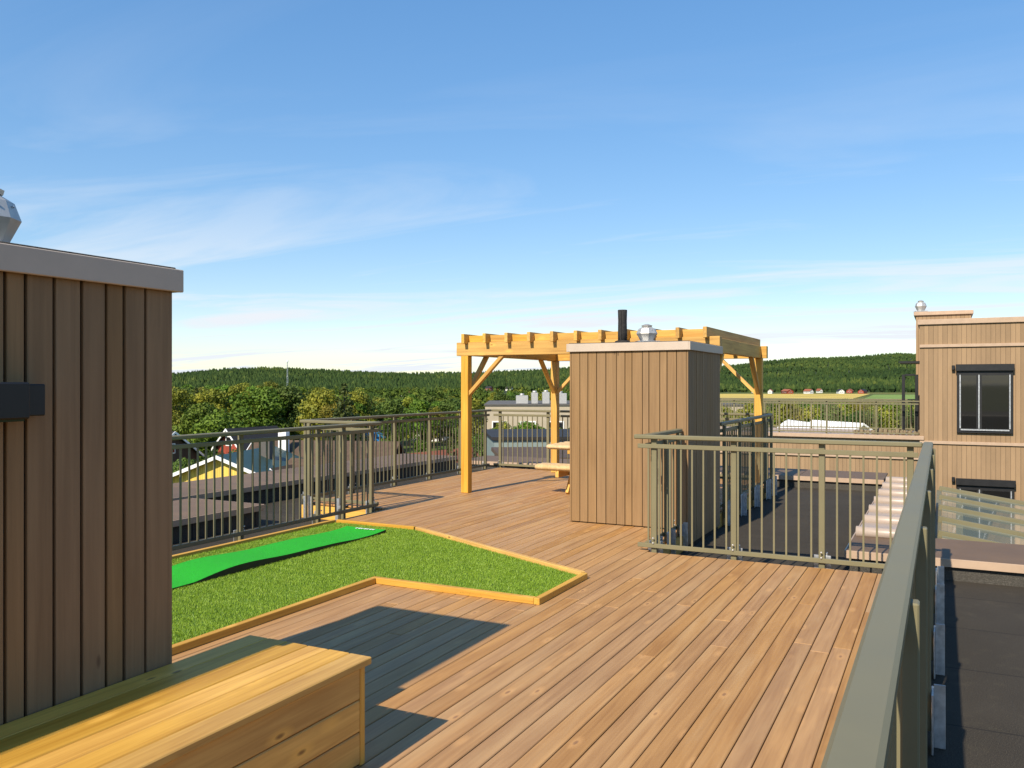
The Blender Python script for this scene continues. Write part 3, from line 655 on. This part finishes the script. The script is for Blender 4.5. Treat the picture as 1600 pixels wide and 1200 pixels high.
# things standing on the roofs
o = empty('vent_pipe', (-3.21, 9.05, 2.01), label='rough black vent pipe on the small shed roof', cat='pipe')
lathe('pipe', o, M_PIPE, [(.052, 0), (.052, .12), (.049, .25), (.053, .37), (.05, .375)], 14, (0, 0, 0)); lathe('collar', o, M_PIPE, [(.09, 0), (.085, .02), (.06, .03)], 14, (0, 0, .001))
box('seam', o, M_PIPE, -.006, .006, -.058, -.05, .02, .36, base=(0, 0, 0))
def cowl(label, loc, s, rz=0.2):
    o = empty('roof_cowl', loc, rz, label=label, cat='roof vent'); o.scale = (s, s, s)
    box('curb', o, M_FELT2, -.2, .2, -.2, .2, 0, .06, .004, base=(0, 0, 0)); box('base_plate', o, M_GALV, -.26, .26, -.26, .26, .061, .1, .006, base=(0, 0, 0))
    lathe('cowl_body', o, M_ZINC, [(.13, .101), (.15, .11), (.25, .32), (.2, .46), (.1, .52)], 8, (0, 0, 0), smooth=False)
    lathe('top_cap', o, M_ZINC, [(.12, .521), (.13, .56), (.04, .60)], 8, (0, 0, 0), smooth=False)
    for k in range(8):
        a = k*math.pi/4+.39; lathe('rivet', o, M_GALV, [(.012, 0), (.008, .012)], 6, (math.cos(a)*.205, math.sin(a)*.205, .42), rot=(0, R(60), a))
    return o
cowl('faceted metal roof cowl on the shaded shed by the bench', (-3.2, 1.93, 2.019), .47)
cowl('low metal roof cowl on the small shed behind the black pipe', (-3.07, 9.5, 2.009), .5, .5).scale.z = .4
o = empty('wall_lamp', (-2.75, 1.62, 1.52), label='black box wall lamp on the shaded brown cladding', cat='lamp')
box('mount', o, M_BLACK, -2.728, -2.70, 1.60, 1.83, 1.443, 1.55, .004); box('shade', o, M_BLACK, -2.699, -2.62, 1.55, 1.725, 1.437, 1.556, .006); box('lens', o, M_GLASS, -2.69, -2.63, 1.57, 1.71, 1.43, 1.4365)
# ---------------------------------------------------------------- bench box
bn = empty('bench', (-2.42, 1.2, 0), label='yellow impregnated timber box bench along the shaded wall', cat='bench')
by0, by1 = -1.4, 2.82; xs = [-2.745+k*(.668/6) for k in range(7)]
for k in range(6): box('seat_plank', bn, W_YY, xs[k]+.0015, xs[k+1]-.0015, by0, by1, .405, .435+random.uniform(-.001, .001), .004)
for k in range(3): box('front_plank', bn, W_YY, -2.128, -2.10, by0+.02, by1-.05, .012+k*.131, .139+k*.131, .004)
for k in range(3): box('end_plank', bn, W_YX, -2.72, -2.131, by1-.046, by1-.02, .012+k*.131, .139+k*.131, .004)
box('corner_post', bn, W_YZ, -2.127, -2.099, by1-.048, by1-.018, .002, .404, .003); box('frame', bn, W_YZ, -2.70, -2.135, by0+.05, by1-.06, .001, .40)
# ---------------------------------------------------------------- turf, edging, putting mat
TP = [(-3.96, 1.2), (-3.96, 5.36), (-2.56, 5.36), (-2.53, 6.24), (-4.94, 7.45), (-5.98, 7.45), (-5.98, 1.2)]
tf = empty('artificial_turf', (-4.5, 5, 0), label='artificial green turf area framed by timber edging', cat='turf')
prism('turf_backing', tf, M_TURF, TP[:], 0.003, 0.014, loc=(4.5, -5, 0))
def inside(x, y):
    c = np.zeros(len(x), bool); n = len(TP)
    for i in range(n):
        (x1, y1), (x2, y2) = TP[i], TP[(i+1) % n]
        cond = ((y1 > y) != (y2 > y)) & (x < (x2-x1)*(y-y1)/(y2-y1+1e-12)+x1); c ^= cond
    return c
nb = 420000; xx = rng.uniform(-5.98, -2.53, nb); yy = rng.uniform(2.2, 7.45, nb); k = inside(xx, yy); xx, yy = xx[k], yy[k]; nb = len(xx)
hh = rng.uniform(.008, .02, nb); an = rng.uniform(0, 6.28, nb); wd = rng.uniform(.0014, .0026, nb); le = rng.uniform(.002, .013, nb); la = rng.uniform(0, 6.28, nb)
z0 = np.full(nb, .013)
bv = np.stack([np.stack([xx-np.cos(an)*wd, yy-np.sin(an)*wd, z0], 1), np.stack([xx+np.cos(an)*wd, yy+np.sin(an)*wd, z0], 1), np.stack([xx+np.cos(la)*le, yy+np.sin(la)*le, z0+hh], 1)], 1).reshape(-1, 3)
o = bulk('grass_blades', bv-np.array([-4.5, 5, 0]), None, M_BLADE, tf, k=3); o['kind'] = 'stuff'
ed = empty('turf_edging', (-4.5, 5, 0), label='yellow timber edging laid around the artificial turf', cat='edging')
def edge(a, b, mt):
    bar('edging_timber', ed, mt, (*a, .024), (*b, .024), .045, .047, .003)
edge((-3.935, 1.2), (-3.935, 5.355), W_YZ); edge((-3.958, 5.38), (-2.559, 5.38), W_YZ); edge((-2.535, 5.357), (-2.535, 6.262), W_YZ); edge((-2.56, 6.285), (-4.93, 7.475), W_YZ); edge((-4.955, 7.475), (-5.98, 7.475), W_YZ); edge((-6.005, 1.2), (-6.005, 7.45), W_YZ)
for e_ in ed.children: pass
pm_ = empty('putting_mat', (-5.35, 5.5, 0), label='bright green wavy putting mat lying on the turf', cat='mat')
ny = 70; v = []
for j in range(ny+1):
    y = 2.3+(7.16-2.3)*j/ny
    z = .045+.028*math.sin((y-4.75)*2.2)+.03*max(0, min(1, (y-6.2)/.6))+.012*math.sin(y*5.1+1)
    z = max(z, .035)
    for xq in (-5.60, -5.35, -5.10): v.append((xq, y, z+.004*math.sin(xq*9+y*3)))
f = [(j*3+i, j*3+i+1, j*3+i+4, j*3+i+3) for j in range(ny) for i in range(2)]
top = poly('mat_surface', pm_, M_MAT, [(a+5.35, b-5.5, c) for a, b, c in v], f, smooth=True)
n0 = len(v); sv = [(a+5.35, b-5.5, c-.002) for a, b, c in v]+[(a+5.35, b-5.5, .02) for a, b, c in v]
sf = [(j*3+2, n0+j*3+2, n0+j*3+5, j*3+5) for j in range(ny)]+[(j*3+3, n0+j*3+3, n0+j*3, j*3) for j in range(ny)]+[(ny*3+1, ny*3, n0+ny*3, n0+ny*3+1), (ny*3+2, ny*3+1, n0+ny*3+1, n0+ny*3+2)]
poly('mat_side', pm_, M_BLACK, sv, sf)
zt_ = v[-2][2]
for k, (wq, gq) in enumerate(((.02, .01), (.03, .008), (.018, .012), (.028, .008), (.02, .01), (.026, .008), (.022, .01))):
    xq = -5.44+k*.035; box('printed_letter', pm_, M_WHITE, xq, xq+wq, 7.09, 7.125, zt_+.0045, zt_+.0065)
# ---------------------------------------------------------------- pergola
pg = empty('pergola', (-4.3, 12, 0), label='yellow timber pergola with open rafters over the far deck', cat='pergola')
XL, XR, YF, YB, ZB, ZT = -6.05, -2.56, 10.45, 13.55, 1.95, 2.14; pw = .058
for X in (XL, XR):
    for Y in (YF, YB): box('post', pg, W_YZ, X-pw, X+pw, Y-pw, Y+pw, .002, ZB+.0, .005)
for Y in (YF, YB):
    box('beam', pg, W_YX, XL-.13, XR+.13, Y-pw, Y+pw, ZB+.001, ZT, .004)
for X in (XL, XR): box('side_beam', pg, W_YY, X-.045, X+.045, YF+pw+.003, YB-pw-.003, ZB+.003, ZT-.002, .004)
nr = 11
for k in range(nr):
    X = XL+.03+(XR-XL-.06)*k/(nr-1)
    box('rafter', pg, W_YY, X-.024, X+.024, YF-.16, YB+.16, ZT+.001-.02, ZT+.115, .003)
    if k < nr-1:
        X2 = XL+.03+(XR-XL-.06)*(k+1)/(nr-1)
        for Y in (YF, YB): box('nogging', pg, W_YX, X+.0245, X2-.0245, Y-.024, Y+.024, ZT+.0015, ZT+.095, .003)
for X, sx in ((XL, 1), (XR, -1)):
    for Y, sy in ((YF, 1), (YB, -1)):
        bar('brace', pg, W_YZ, (X+sx*.03, Y, ZB-.56), (X+sx*.60, Y, ZB+.01), .07, .048)
        bar('brace', pg, W_YZ, (X, Y+sy*.03, ZB-.56), (X, Y+sy*.60, ZB+.01), .07, .048)
# picnic table
pt = empty('picnic_table', (-4.2, 11.5, 0), label='pale log picnic table with attached benches under the pergola', cat='table')
def log(name, y, z, r, x0, x1, flat=.5):
    lathe(name, pt, W_LOG, [(r*.75, 0), (r, .03), (r, (x1-x0)-.03), (r*.75, x1-x0)], 12, Vector((x0, y, z))-pt.location, rot=(0, R(90), 0)).scale = (flat, 1, 1)
for y in (11.22, 11.41, 11.60, 11.79): log('top_log', y, .64, .095, -5.12, -3.3, .42)
for y in (10.78, 10.93): log('seat_log', y, .385, .085, -5.1, -3.3, .55)
for y in (12.07, 12.22): log('seat_log', y, .385, .085, -5.1, -3.3, .55)
for X in (-4.75, -3.65):
    bar('cross_beam', pt, W_YZ, (X, 10.7, .30), (X, 12.3, .30), .05, .09); bar('cross_beam', pt, W_YZ, (X, 11.12, .575), (X, 11.88, .575), .05, .05)
    bar('leg', pt, W_YZ, (X+.055, 10.95, .003), (X+.055, 11.32, .59), .045, .09); bar('leg', pt, W_YZ, (X+.055, 12.05, .003), (X+.055, 11.68, .59), .045, .09)
# ---------------------------------------------------------------- far apartment building with terrace
FY = 28.3
def fx(px): t = (px-800)/F; return (C_*t-S_)/(S_*t+C_)*FY
def fz(py, px): t = (px-800)/F; return H-(py-600)*FY/(S_*t+C_)/F
ap = empty('apartment_building', (fx(1437), FY, GZ), label='beige clad apartment building with dark framed windows and roof terrace', cat='building')
xl, xt = fx(1437), fx(1120); ztop = fz(508, 1437); xr = fx(1700)
box('wall', ap, M_FAC, xl, xr, FY, FY+9, GZ, ztop)
box('roof_edge', ap, M_CAPL, xl-.06, xr+.06, FY-.06, FY+9.06, ztop+.003, ztop+.16, .01)
tz = -0.02
box('terrace_wall', ap, M_FAC, xt-4, xl-.003, FY+.01, FY+3.1, GZ, tz-.12)
box('terrace_edge', ap, M_CAPL, xt-4, xl+.12, FY-.08, FY+3.2, tz-.119, tz, .01)
for z, x0, x1 in ((fz(541, 1437), xl, xr), (fz(691, 1456), xl, xr), (fz(708, 1210), xt-4, xl-.02)):
    box('belt_moulding', ap, M_CAPL, x0, x1, FY-.05, FY-.003, z-.045, z+.045, .005)
x0, x1 = fx(1418), fx(1440)
box('rear_block', ap, M_FAC, x0+.15, x1+1.4, FY+3.3, FY+6, GZ, fz(497, 1418)+.3)
box('rear_block_cap', ap, M_CAPL, x0+.08, x1+1.47, FY+3.23, FY+6.07, fz(497, 1418)+.303, fz(497, 1418)+.43, .01)
def apt_window(pa, pb, ya, yb):
    a, b = fx(pa), fx(pb); t, bt = fz(ya, pa), fz(yb, pa)
    wf = box('window', ap, M_BLACK, a, b, FY-.09, FY-.004, bt, t, .01)
    cx, cz = (a+b)/2, (t+bt)/2; c = (cx, FY-.047, cz)
    xm = a+(b-a)*.40
    for (p, q, r_, s_) in ((a+.12, xm-.07, bt+.14, t-.30), (xm+.07, b-.12, bt+.14, t-.30)):
        pn = box('pane', None, M_GLASS, p, q, FY-.10, FY-.092, r_, s_, base=c); pn.parent = wf
    for (p, q) in ((xm-.02, xm+.012), (b-.10, b-.07), (a+.07, a+.1)):
        pn = box('frame_strip', None, M_GALV, p, q, FY-.112, FY-.101, bt+.14, t-.28, base=c); pn.parent = wf
    pn = box('sill', None, M_GALV, a+.1, b-.1, FY-.13, FY-.101, bt+.08, bt+.12, base=c); pn.parent = wf
    pn = box('blind_box', None, M_BLACK, a-.03, b+.03, FY-.17, FY-.091, t-.17, t+.03, .01, base=c); pn.parent = wf
apt_window(1495, 1583, 571, 676); apt_window(1495, 1585, 748, 850)
for py in (574, 748): box('wall_light', ap, M_BLACK, fx(1487), fx(1492), FY-.14, FY-.004, fz(py+4, 1487), fz(py-3, 1487), .01)
box('awning', ap, M_BLACK, fx(1404), xl-.004, FY+.6, FY+2.0, fz(567, 1420), fz(565, 1420)+.03, .005)
for X in (fx(1408), xl-.14): box('screen_post', ap, M_BLACK, X, X+.09, FY+.5, FY+.59, tz+.002, fz(585, 1420), .005)
box('screen_rail', ap, M_BLACK, fx(1408)+.091, xl-.141, FY+.5, FY+.58, fz(587, 1420), fz(584, 1420), .005)
cw = cowl('small metal roof cowl on the apartment building chimney block', (fx(1434), FY+4, fz(497, 1418)+.432), .75)
railing('olive railing at the front edge of the far roof terrace', (xt-4, FY+.08), (xl-.03, FY+.08), [.2+1.45*k for k in range(int((xl-xt+4)/1.45)+1)], (0, 1), top=1.06, brackets=False, gap=.115, base_z=tz+.002)
railing('olive railing at the rear edge of the far roof terrace', (xt-4, FY+3.1), (xl-.2, FY+3.1), [.2+1.6*k for k in range(int((xl-xt+3.6)/1.6)+1)], (0, 1), top=1.06, brackets=False, gap=.115, base_z=tz+.002)
pl = empty('planter_stones', (fx(1390), FY+.5, tz+.002), label='low row of dark stones lying on the far terrace edge', cat='stones')
for k in range(12):
    o = lathe('stone', pl, plain('stone', (0.2, 0.15, 0.09), 0.9) if k == 0 else pl.children[0].data.materials[0], [(.05, 0), (.1, .05), (.08, .11), (.02, .14)], 7, (k*.17-1, random.uniform(-.08, .08), 0)); o.rotation_euler = (0, 0, k); o.scale = (random.uniform(.8, 1.4),)*3
# glazed canopy in the gap
cn = empty('glass_canopy', (3.2, 15.5, GZ), label='olive framed glass canopy roof below the apartment windows', cat='canopy')
A0, A1, B0_, B1 = Vector((-.05, 11.6, -.62)), Vector((7.0, 11.6, -.75)), Vector((-.05, 18.6, -.62)), Vector((7.0, 18.6, -.75))
for k in range(6):
    y = 11.6+k*1.4; bar('glazing_bar', cn, M_RAIL, (-.05, y, -.50), (7.0, y, -1.55), .07, .09, .004)
    if k < 5:
        for q in range(3):
            xa, xb = .0+q*2.33, 2.25+q*2.33; zf = lambda x: -.52-.149*x
            poly('pane', cn, M_CGL, [Vector(p)-cn.location for p in ((xa, y+.05, zf(xa)), (xb, y+.05, zf(xb)), (xb, y+1.35, zf(xb)), (xa, y+1.35, zf(xa)))], [(0, 1, 2, 3)])
for X in (-.05, 2.3, 4.6, 7.0): bar('purlin', cn, M_RAIL, (X, 11.55, -.59-.149*X), (X, 18.65, -.59-.149*X), .09, .09, .004)
for X in (.3, 6.6):
    for y in (11.7, 18.4): box('column', cn, M_RAIL, X-.06, X+.06, y-.06, y+.06, GZ, -.65-.149*X, .006)
